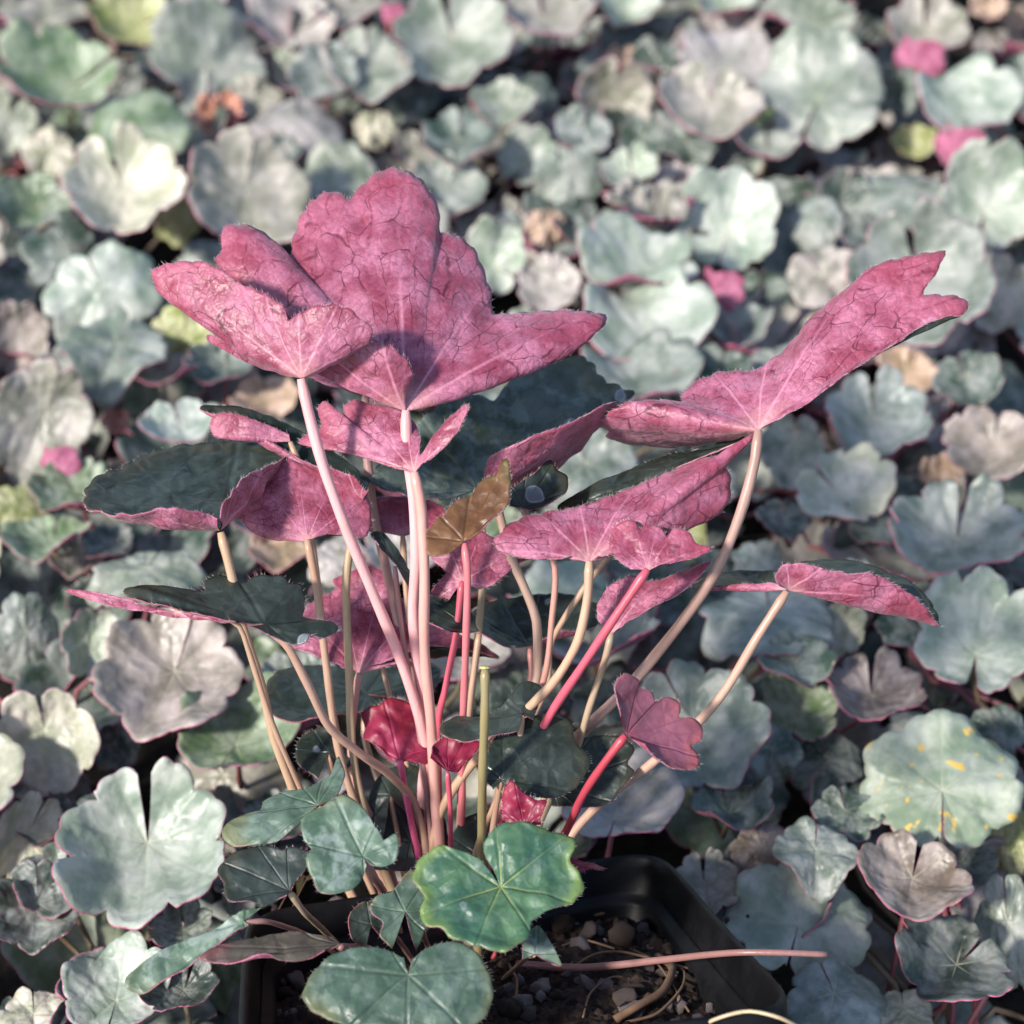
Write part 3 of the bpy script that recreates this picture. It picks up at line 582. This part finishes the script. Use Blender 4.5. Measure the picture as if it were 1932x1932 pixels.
fan_leaf((640,1782,-3.2), [(612,1796,-3.4),(578,1812,-3.5),(534,1811,-3.5),(503,1798,-3.4),(466,1811,-3.5),(425,1818,-3.5),(377,1812,-3.5),(380,1802,-3.4),(425,1780,-3.1),(489,1769,-2.9),(565,1761,-2.8),(628,1769,-2.9)], top=M_BROWN, lobes=4, bulge=.03, stalk=[(700,1792),(780,1800)], scol=MAUV, sr=6, label='brownish leaf lying over the pot rim', hair=.5, hairlen=.0008)
fan_leaf((765,1720,-2.6), [(740,1790,-3),(716,1768,-3),(722,1742,-2.8),(700,1722,-2.7),(706,1694,-2.5),(740,1680,-2.3),(775,1640,-2),(805,1660,-2),(806,1740,-2.6),(785,1795,-3)], top=M_BLUE, lobes=6, stalk=[(790,1740),(820,1770)], scol=MAUV, sr=5, hair=.5, hairlen=.0008)
fan_leaf((700,1745,-2.2), [(690,1792,-2.6),(662,1770,-2.5),(660,1725,-2.2),(690,1700,-2),(725,1720,-2),(730,1780,-2.4)], top=M_TOP, lobes=5, stalk=[(740,1760),(790,1775)], scol=MAUV, sr=5, hair=.5, hairlen=.0008)
fan_leaf((945,1472,-.6), [(930,1490,-.7),(920,1470,-.5),(924,1406,0),(959,1371,.2),(1006,1351,.4),(1050,1348,.4),(1080,1367,.3),(1084,1398,.1),(1112,1426,0),(1110,1453,-.2),(1088,1484,-.4),(1049,1505,-.6),(998,1502,-.7),(955,1496,-.7)], top=M_TOP, lobes=7, bulge=-.03, stalk=[(930,1560),(890,1755)], scol=TAN, sr=6, d0=-.5, hair=.5, hairlen=.0008)
fan_leaf((1040,1480,.2), [(1080,1400,.7),(1127,1388,.7),(1170,1390,.7),(1198,1414,.5),(1183,1440,.4),(1198,1457,.3),(1174,1485,.2),(1150,1516,.0),(1103,1523,.0),(1040,1520,.0)], top=M_TOP, lobes=5, stalk=[(980,1600),(900,1755)], scol=TAN, sr=6, hair=.5, hairlen=.0008)
fan_leaf((985,1345,-.6), [(978,1380,-.9),(928,1388,-.9),(870,1400,-.9),(832,1386,-.8),(832,1370,-.6),(862,1353,-.3),(908,1357,-.2),(945,1333,0),(975,1292,.3),(1003,1286,.3),(1022,1300,.2),(1012,1340,-.2),(1005,1358,-.5)], top=M_TOP, lobes=5, stalk=[(970,1440),(900,1600),(860,1755)], scol=TAN, sr=6, hair=.5, hairlen=.0008)
fan_leaf((735,1500,.2), [(720,1590,-.2),(690,1560,0),(700,1490,.5),(730,1450,.8),(790,1450,.8),(800,1560,.2)], top=M_TOP, lobes=5, stalk=[(760,1620),(800,1755)], scol=TAN, sr=5, d0=1.8, hair=.5, hairlen=.0008)
fan_leaf((990,1562,-2.2), [(1020,1556,-2.3),(1024,1535,-2.2),(1032,1512,-2.1),(1010,1508,-2),(988,1497,-2),(966,1474,-1.9),(951,1490,-1.9),(947,1520,-2),(950,1548,-2.1)], top=M_RED, under=M_RED, quilt=.0016, teeth=.04, hairlen=.0014, lobes=4, stalk=[(960,1640),(900,1755)], scol=CRIM, sr=5, label='furled magenta bud leaf')
fan_leaf((1070,1628,-1.4), [(1085,1652,-1.5),(1110,1640,-1.4),(1142,1640,-1.2),(1128,1632,-1.1),(1100,1626,-1.2),(1076,1616,-1.3)], top=M_RED, under=M_RED, lobes=3, stalk=[(1020,1680),(920,1765)], scol=CRIM, sr=4, hair=.5, hairlen=.0008)
fan_leaf((1183,1386,-3), [(1172,1350,-3.2),(1163,1320,-3.2),(1160,1290,-3.2),(1182,1271,-3.1),(1204,1283,-2.9),(1208,1298,-2.7),(1229,1304,-2.5),(1234,1322,-2.3),(1254,1313,-2.2),(1276,1323,-2.2),(1283,1342,-2.2),(1277,1354,-2.2),(1307,1354,-2.3),(1326,1376,-2.4),(1321,1398,-2.5),(1302,1406,-2.5),(1317,1423,-2.7),(1321,1440,-2.9),(1301,1452,-3.1),(1263,1446,-3.4),(1245,1433,-3.4),(1213,1405,-3.3)], top=M_MAUVE, under=M_UNDER, lobes=6, bulge=.05, stalk=[(1140,1440),(1100,1500),(1066,1572),(1000,1690),(930,1765)], scol=(.46,.06,.09), sr=7.5, label='cupped mauve red leaf on a crimson stalk', hairlen=.001)
fan_leaf((1010,1800,-3), [(985,1810,-3.1),(990,1770,-2.8),(1015,1745,-2.6),(1040,1780,-2.8),(1060,1822,-3.2),(1040,1818,-3.2)], top=M_GREYG, lobes=3, stalk=[(990,1810),(940,1800)], scol=TAN, sr=4, hair=.5, hairlen=.0008)
fan_leaf((775,1590,2.2), [(790,1645,1.8),(700,1640,1.6),(655,1592,1.9),(690,1530,2.5),(760,1498,2.9),(832,1530,2.8),(850,1600,2.2)], lobes=6, hair=.5, hairlen=.0008, stalk=[(790,1680),(800,1750)], scol=TAN, sr=6)
fan_leaf((905,1615,1.6), [(905,1665,1.2),(860,1655,1.2),(848,1590,1.6),(880,1540,2.1),(950,1528,2.3),(992,1580,2),(965,1645,1.4)], lobes=6, hair=.5, hairlen=.0008, stalk=[(890,1680),(860,1760)], scol=TAN, sr=6)
fan_leaf((620,1420,1.6), [(600,1470,1.2),(560,1440,1.4),(565,1395,1.9),(610,1370,2.3),(660,1385,2.2),(672,1430,1.7),(640,1465,1.3)], lobes=6, stalk=[(650,1560),(760,1755)], scol=TAN, sr=6)
# bare stalks: a cut one and one that fell over the rim
fl = add_stalk(plant, pl0, [(915,1340),(911,1450),(908,1600),(900,1800)], OLV, 8.5, (915,1262,-2.6), 0, name='cut_stalk')
cs = P(915, 1262, DP - .026); V, F = tube([cs - pl0 + CU * .0001, cs - pl0 + CU * .0006], [.00145, .0013], 10)
o = link('cut_end', mesh_from('cut_end', V, F, [M_STALK], smooth=False), fl); o.color = (.45, .40, .16, 1)
fq = [on_soil(975, 1826) + PU * .001]
for x, y, z in ((1100, 1826, .0035), (1250, 1811, .011), (1330, 1802, .0165), (1400, 1797, .0205), (1490, 1798, .0215), (1560, 1801, .021)): fq.append(hit(x, y, SOILP + PU * z, PU))
fq = spline(np.array(fq), 40); V, F = tube(fq - pl0, np.linspace(.0011, .0007, 40), 9)
o = link('fallen_stalk', mesh_from('fallen_stalk', V, F, [M_STALK]), plant); o.color = (.30, .15, .14, 1); o['label'] = 'bare brownish pink stalk lying across the pot rim'

# ------------------------------------------------------------------ the carpet of plants behind
CAN = .060
def carpet_mesh(seed, lobes, cup, wave, fold, crumple=0.):
    rn = random.Random(seed); N, R = 120, 12; g = rad(rn.uniform(.5, 7))
    th = np.linspace(math.pi - g, -math.pi + g, N); u = lobes * (th + math.pi) / (2 * math.pi) - .5
    uj = u + .12 * np.sin(u * 1.7 + seed)
    lob = np.abs(np.cos(math.pi * (uj))) ** .7
    amp = np.array([.105 + .045 * math.sin(3.1 * k + seed) for k in range(lobes + 2)])[np.clip(np.round(uj).astype(int) + 1, 0, lobes + 1)]
    r0 = (1 - .30 * (.5 - .5 * np.cos(th)) ** 1.5 * 1.0) * (1 - amp * 1.5 * (1 - lob))
    r0 *= 1 + .045 * np.abs(np.sin(math.pi * u * 2.5 + .4 * np.sin(u * 2))) - .02
    r0 *= 1 + .05 * np.sin(th * 2 + seed)
    near = np.minimum(1, (math.pi - np.abs(th) - g) / .18); r0 *= .9 + .1 * np.sqrt(np.clip(near, 0, 1))
    G = np.zeros((R, N, 3)); pol = np.zeros((R, N, 2)); p0 = rn.uniform(0, 6); p1 = rn.uniform(0, 6)
    for j in range(R):
        s = .02 + .98 * j / (R - 1); sm = r0 * s + (1 - s) * (np.mean(r0) - r0) * s * .5
        x = sm * np.sin(th); y = -sm * np.cos(th); rr = np.hypot(x, y)
        z = cup * rr**2 + wave * rr**2 * np.sin(3 * th + p0) + .6 * wave * rr**2 * np.sin(5 * th + p1) + fold * np.abs(x)
        z = z + .030 * s * (np.abs(np.cos(math.pi * u)) ** .8 * -1 + .5) + .13 * np.exp(-((math.pi - np.abs(th)) / .5) ** 2) * rr
        nzv = np.array([noise.noise(Vector((a * 3, b * 3, seed))) + .6 * noise.noise(Vector((a * 7, b * 7, seed))) for a, b in zip(x, y)])
        z = z + (.055 + crumple) * nzv * min(1, s * 2)
        if crumple:
            x = x * (1 - .35 * np.abs(nzv)); y = y * (1 - .25 * np.abs(nzv))
        G[j] = np.stack([x, y, z], 1); pol[j, :, 0] = u; pol[j, :, 1] = s * r0
    lo, hi = G.reshape(-1, 3).min(0), G.reshape(-1, 3).max(0); c = (lo + hi) / 2; size = (hi - lo)[0]
    G = (G - c) / size; jn = -c / size
    G[:, :, 2] -= jn[2]; jn = np.array([jn[0], jn[1], 0])
    me, _ = grid_mesh('leaf', G, pol, None, [M_CARPET, M_UNDER_BG], .011, jn)
    return me, Vector(jn)
VAR = []
for sd, (lb, cu, wv, fo, cr) in enumerate([(7,.42,.12,0,0),(7,.62,.12,0,0),(5,.36,.16,.12,0),(7,-.16,.12,0,0),(6,.30,.14,.16,0),(5,.52,.10,0,0),(7,.12,.20,0,0),(6,-.34,.10,.0,0),(5,.5,.12,.2,.16),(5,-.3,.2,.1,.22),(6,.45,.16,.3,0),(7,.3,.18,-.15,0),(5,-.1,.2,.2,0)]):
    VAR.append(carpet_mesh(sd + 1, lb, cu, wv, fo, cr))

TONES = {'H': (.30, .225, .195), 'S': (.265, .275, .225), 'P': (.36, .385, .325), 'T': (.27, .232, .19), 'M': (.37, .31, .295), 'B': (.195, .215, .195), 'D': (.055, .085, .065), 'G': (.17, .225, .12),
         'C': (.52, .46, .36), 'Y': (.36, .35, .13), 'K': (.040, .054, .043), 'O': (.45, .20, .12), 'R': (.52, .17, .10), 'E': (.50, .31, .22), 'N': (.21, .140, .125), 'Q': (.37, .41, .29)}  # K has shade mixed into the leaf colour, C some sunlight
crowns = []; rc = random.Random(21)
for j in range(11):
    for i in range(9):
        crowns.append((-.46 + .115 * i + .055 * (j % 2) + rc.uniform(-.02, .02), .06 + .115 * j + rc.uniform(-.02, .02)))
pot_xy = np.array(pcen - PU * .05)[:2]
plants = {}
def plant_at(x, y):
    k = min(range(len(crowns)), key=lambda q: (crowns[q][0] - x) ** 2 + (crowns[q][1] - y) ** 2)
    if k not in plants:
        e = empty('coral_bells_plant', (crowns[k][0], crowns[k][1], -.004)); plants[k] = (e, {})
    return plants[k]
nleaf = [0]
def carpet_leaf(pos, size, nrm, ydir, tone, var=None, rnd=rc, stretch=1., seen=True):
    n_ = Vector(nrm).normalized(); y = Vector(ydir); y = (y - n_ * y.dot(n_)).normalized(); x = y.cross(n_)
    if var is None: var = rnd.choice([0, 0, 1, 1, 2, 3, 4, 5, 6, 7, 10, 11, 12])
    me, jn = VAR[var]; e, kinds = plant_at(pos[0], pos[1])
    if seen: kinds[tone] = max(kinds.get(tone, 0), size)
    o = bpy.data.objects.new('leaf', me); COL.objects.link(o); o.parent = e
    M = Matrix((x, y, n_)).transposed().to_4x4() @ Matrix.Diagonal((size, size * stretch, size, 1))
    el = e.location; M.translation = Vector(pos) - el; o.matrix_basis = M
    c = TONES[tone]; f = rnd.uniform(.85, 1.15); o.color = (c[0]*f, c[1]*f, c[2]*f*rnd.uniform(.93, 1.07), .0 if tone == 'Q' else 1.)
    nleaf[0] += 1
    # its stalk, from under the joint to the crown
    W = Matrix.Translation(el) @ M; a = W @ jn - n_ * (size * .012); b = Vector((el.x + rnd.uniform(-.012, .012), el.y + rnd.uniform(-.012, .012), -.006))
    m1 = a - n_ * .012 + (b - a) * .15; m2 = b + Vector((0, 0, .03)) + (a - b) * .25; m2.z = min(m2.z, a.z)
    q = spline(np.array([a, m1, m2, b]), 9)
    V, F = tube(q - np.array(pos), np.linspace(.0008, .0011, 9), 6)
    Mi = M.to_3x3().inverted(); V = [Mi @ Vector(v) for v in V]
    s = link('stalk', mesh_from('stalk', V, F, [M_STALK]), o); s.color = (*rnd.choice([(.22, .07, .08), (.30, .09, .10), (.16, .12, .08), (.14, .10, .06)]), 1)
    return o

# leaves measured in the photograph: centre x, y, width, height, direction of the notch (deg clockwise from up), tone[, shape]
HAND = """85 30 190 95 20 T;1800 282 120 45 0 U;1725 118 120 40 0 U;105 880 70 100 0 U;110 165 215 150 60 G;205 205 120 80 -40 S;190 88 62 80 0 E 8;245 45 150 120 90 Y;390 100 215 205 185 S 6;545 60 160 120 60 M;655 25 135 85 0 T;855 92 220 195 0 S 1;735 32 46 66 0 U;695 140 165 130 0 S;615 150 130 110 30 B;555 235 190 115 0 M;412 228 108 95 0 R 8;705 243 92 86 0 C 9;780 287 90 80 20 T;265 232 205 150 200 G;92 292 110 100 10 C;15 230 110 140 0 S;235 372 225 195 -10 C 1;335 410 90 130 -20 Y;462 375 235 225 0 T 0;640 335 150 115 200 S;60 395 150 120 40 G;105 465 160 140 100 D;195 560 225 225 -10 P 3;215 665 220 140 10 B;35 640 115 140 0 H 1;78 800 185 235 15 T 0;345 640 130 135 20 Y;305 715 150 80 0 T;500 765 135 90 0 E;345 815 160 105 -20 P;270 770 100 70 60 G;215 800 60 60 0 R 8;30 965 125 125 0 Y;135 935 150 100 30 G;845 365 145 120 10 B;920 495 155 150 120 P;865 275 140 100 0 D;950 205 125 95 30 S;1035 48 185 115 0 M 5;1185 30 130 75 180 P;1370 25 115 65 0 P;1520 45 175 95 90 S;1150 195 150 165 0 T 1;1172 118 66 46 0 E 8;1372 118 185 120 180 M;1336 212 205 165 0 M 5;1550 168 240 210 195 S 6;1745 72 155 125 0 T 1;1862 22 80 66 0 E 8;1912 45 60 55 0 E 8;1822 208 205 125 185 P;1865 385 200 180 190 P 1;1705 362 205 110 60 B 7;1732 540 265 255 0 B 1;1560 528 150 140 -30 M;1375 420 190 190 185 P 0;1222 415 180 105 0 T 8;1200 512 235 135 80 P 2;1075 333 140 140 0 B 3;1190 335 110 85 0 P;1280 350 105 85 0 M;1030 428 88 88 0 E 9;1040 545 120 110 0 M;1222 628 255 165 185 P 2;1210 730 230 110 180 B;1350 552 60 115 0 U;1390 625 135 110 0 B;1485 380 95 135 90 D;1590 365 110 115 0 D;1690 170 100 115 0 D;1720 272 85 85 0 Y;1000 300 110 110 200 P;1000 180 110 90 0 D;1890 555 130 165 20 C;1825 722 135 125 -20 D;1705 705 120 110 30 E;1650 808 195 165 0 B 1;1500 850 130 165 0 B;1590 935 200 165 -30 C 4;1660 985 150 110 60 D;1772 905 98 84 0 E 8;1870 850 180 170 10 H;1800 1038 255 195 0 B 1;1450 1165 260 140 0 B 3;1590 1180 80 110 0 C;1845 1215 230 205 190 P 1;1645 1328 185 135 0 N 1;1778 1465 305 290 185 Q 3;1320 1385 255 255 -40 B 0;1165 1535 240 150 185 M 2;1500 1260 150 110 0 D;1540 1615 165 130 0 B;1512 1722 275 260 190 P 3;1720 1674 220 185 15 N 5;1580 1890 200 170 0 B 7;1705 1912 115 100 0 C 3;1905 1760 130 220 0 S;1790 1830 240 190 40 K;1380 1545 160 110 0 D;1905 1580 90 150 0 Y;1505 1350 150 110 200 G;1330 1680 130 120 0 T;320 1292 270 240 5 H 0;88 1395 200 230 0 C 5;275 1622 312 295 5 P 1;48 1582 125 215 20 C 4;170 1215 125 165 0 P;50 1205 130 175 0 B;455 1392 235 175 190 G 2;270 1085 215 100 0 S;150 1060 110 80 0 T;205 1032 95 70 40 K;90 1030 180 90 0 G;70 1720 170 160 0 K;120 1680 170 150 0 B;225 1872 205 180 190 P 2;65 1925 150 115 0 C;345 1765 120 90 0 B;340 1880 140 110 0 K;215 1410 90 110 0 D;500 985 150 110 0 D;535 1050 130 85 0 E;640 1060 120 100 0 M;760 1050 150 120 0 M;1060 1130 200 105 180 P;1120 1235 240 130 0 B;1110 890 200 160 0 B;630 1465 80 80 0 M;390 1350 120 100 0 D;990 1310 150 110 0 D;1150 1320 150 100 0 D;1430 1055 95 80 0 P;1300 1015 80 90 0 Y;1480 985 110 90 0 K;1620 1120 130 90 0 B;720 1220 160 120 0 D;880 1250 170 130 0 M;560 1290 150 110 0 B;480 620 150 110 0 S;590 560 150 120 0 D;720 560 150 130 0 B;860 600 150 120 0 D;1000 650 150 120 0 S;400 560 130 110 0 D;640 660 150 110 0 D;780 720 160 120 0 D;900 780 150 110 0 B;1440 560 110 110 0 D;1470 700 150 110 0 B;1350 720 150 110 0 D;1540 420 110 110 0 B;1640 460 110 90 0 D;1300 280 110 80 0 D;1450 290 130 70 0 S;1210 270 90 80 0 D;1100 250 110 110 0 B;1240 120 110 100 0 D;1440 130 90 90 0 D;310 130 110 90 0 D;480 190 110 90 0 T;330 310 110 90 0 D;520 300 110 80 0 D;770 180 110 90 0 D;420 700 130 100 0 D;130 720 130 110 0 B;20 540 110 100 0 D;420 880 150 110 0 D;560 920 140 110 0 S;1250 800 150 110 0 D;1320 930 130 110 0 B;1880 1130 110 90 0 D;1720 1190 130 110 0 D;1700 1130 130 100 0 D;1450 1420 130 120 0 D;1560 1440 140 120 0 D;1600 1540 130 110 0 D;1440 1610 130 120 0 N;1880 1380 120 110 0 D;1820 1640 120 100 0 D;640 1560 120 100 0 D;520 1560 130 110 0 K;470 1650 140 110 0 K;200 1520 120 80 0 D;90 1560 120 90 0 K"""
def place_px(cx, cy, w, h, rot, tone, var=None, dz=0., rnd=rc):
    z = CAN + dz; r = ray(cx, cy); d = (CAMZ - z) / -r[2]; p = CP + r * d
    v = -r / np.linalg.norm(r); size = w / FPX * d
    tilt = math.acos(max(.45, min(.98, h / w if h < w else .95)))
    el = math.asin(v[2]) + tilt * (1 if h <= w * 1.02 else -.3); el = min(el, rad(102))
    az = math.atan2(v[1], v[0]) + rnd.uniform(-.35, .35)
    n_ = (math.cos(el) * math.cos(az), math.cos(el) * math.sin(az), math.sin(el))
    a = rad(rot + rnd.uniform(-12, 12)); ydir = CR * math.sin(a) + CU * math.cos(a)
    return carpet_leaf(tuple(p), size, n_, tuple(ydir), tone, var, rnd, stretch=max(1., h / w) if h > w else 1.)
def clear_of_pot(p, m=.075):
    d = np.array(p) - pcen; return np.linalg.norm(d - PU * np.dot(d, PU)) > m or np.dot(d, PU) > .03 or np.dot(d, PU) < -.12
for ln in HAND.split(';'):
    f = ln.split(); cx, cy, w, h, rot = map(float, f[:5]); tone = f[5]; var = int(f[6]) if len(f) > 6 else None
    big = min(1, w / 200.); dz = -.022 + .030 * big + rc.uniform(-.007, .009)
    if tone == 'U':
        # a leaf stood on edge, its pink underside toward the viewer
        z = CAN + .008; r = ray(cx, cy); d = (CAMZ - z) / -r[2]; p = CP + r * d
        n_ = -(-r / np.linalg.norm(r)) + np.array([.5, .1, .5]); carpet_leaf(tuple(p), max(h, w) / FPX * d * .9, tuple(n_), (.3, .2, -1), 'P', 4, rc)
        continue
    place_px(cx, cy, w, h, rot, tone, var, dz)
# leaves lower down and all round, outside what the photograph resolves
rf = random.Random(5)
def in_view(p, m=0):
    d = np.array(p) - CP; k = np.dot(d, CF)
    if k < .05: return False
    x = np.dot(d, CR) / k * FPX; y = np.dot(d, CU) / k * FPX
    return abs(x) < W0/2 + m and abs(y) < W0/2 + m
cnt = 0
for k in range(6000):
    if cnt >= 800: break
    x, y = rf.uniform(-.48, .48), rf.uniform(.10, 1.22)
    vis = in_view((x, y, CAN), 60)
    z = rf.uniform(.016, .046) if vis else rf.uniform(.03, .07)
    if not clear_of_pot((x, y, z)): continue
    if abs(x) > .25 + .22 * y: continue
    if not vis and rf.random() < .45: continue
    tone = rf.choice('DDDDBSGTKKM') if vis else rf.choice('SPTMBDGCSPBT')  # low leaves in view: shade of the gaps put into darker tones
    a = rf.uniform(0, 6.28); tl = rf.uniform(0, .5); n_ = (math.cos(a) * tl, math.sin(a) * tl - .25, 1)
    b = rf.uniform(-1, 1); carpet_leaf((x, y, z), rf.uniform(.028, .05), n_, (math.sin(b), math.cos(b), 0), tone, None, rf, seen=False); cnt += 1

WORD = {'Q': 'yellow spotted mint', 'R': 'curled rusty red', 'N': 'mauve brown', 'H': 'greyish mauve brown', 'E': 'peach brown', 'C': 'cream', 'Y': 'yellowish green', 'T': 'taupe', 'M': 'pinkish grey', 'G': 'mid green', 'P': 'pale mint', 'B': 'blue grey', 'S': 'sage green', 'D': 'dark green', 'K': 'shaded blackish green'}
TONE_ORDER = list(WORD)
for k, (e, kinds) in plants.items():
    near = np.hypot(e.location.x - pot_xy[0], e.location.y - pot_xy[1]) < .15
    if kinds:
        top = sorted(kinds, key=lambda c: (-kinds[c], TONE_ORDER.index(c)))[:1]; odd = [c for c in sorted(kinds, key=TONE_ORDER.index) if c not in top][:2]
        lab = 'low coral bells plant, largest leaf ' + WORD[top[0]]
        if odd: lab += ', others ' + ' and '.join(WORD[c] for c in odd)
        if near: lab = lab.replace('low coral bells plant', 'coral bells by the pot')
    else: lab = 'low coral bells plant in the outer part of the grey green bed'
    tag(e, lab, 'plant', 'coral bells plants in the bed')
print('carpet leaves', nleaf[0], 'plants', len(plants), 'pot sides', [round(float(np.linalg.norm(corners[i] - corners[i-1])), 3) for i in range(4)], 'pot low z', min(p[2] for p in ring(.011, H)))
print('soil depth at y', [(y, round(float(np.dot(on_soil(800, y) - CP, CF)), 3)) for y in (1650, 1700, 1750, 1800, 1850, 1900)])
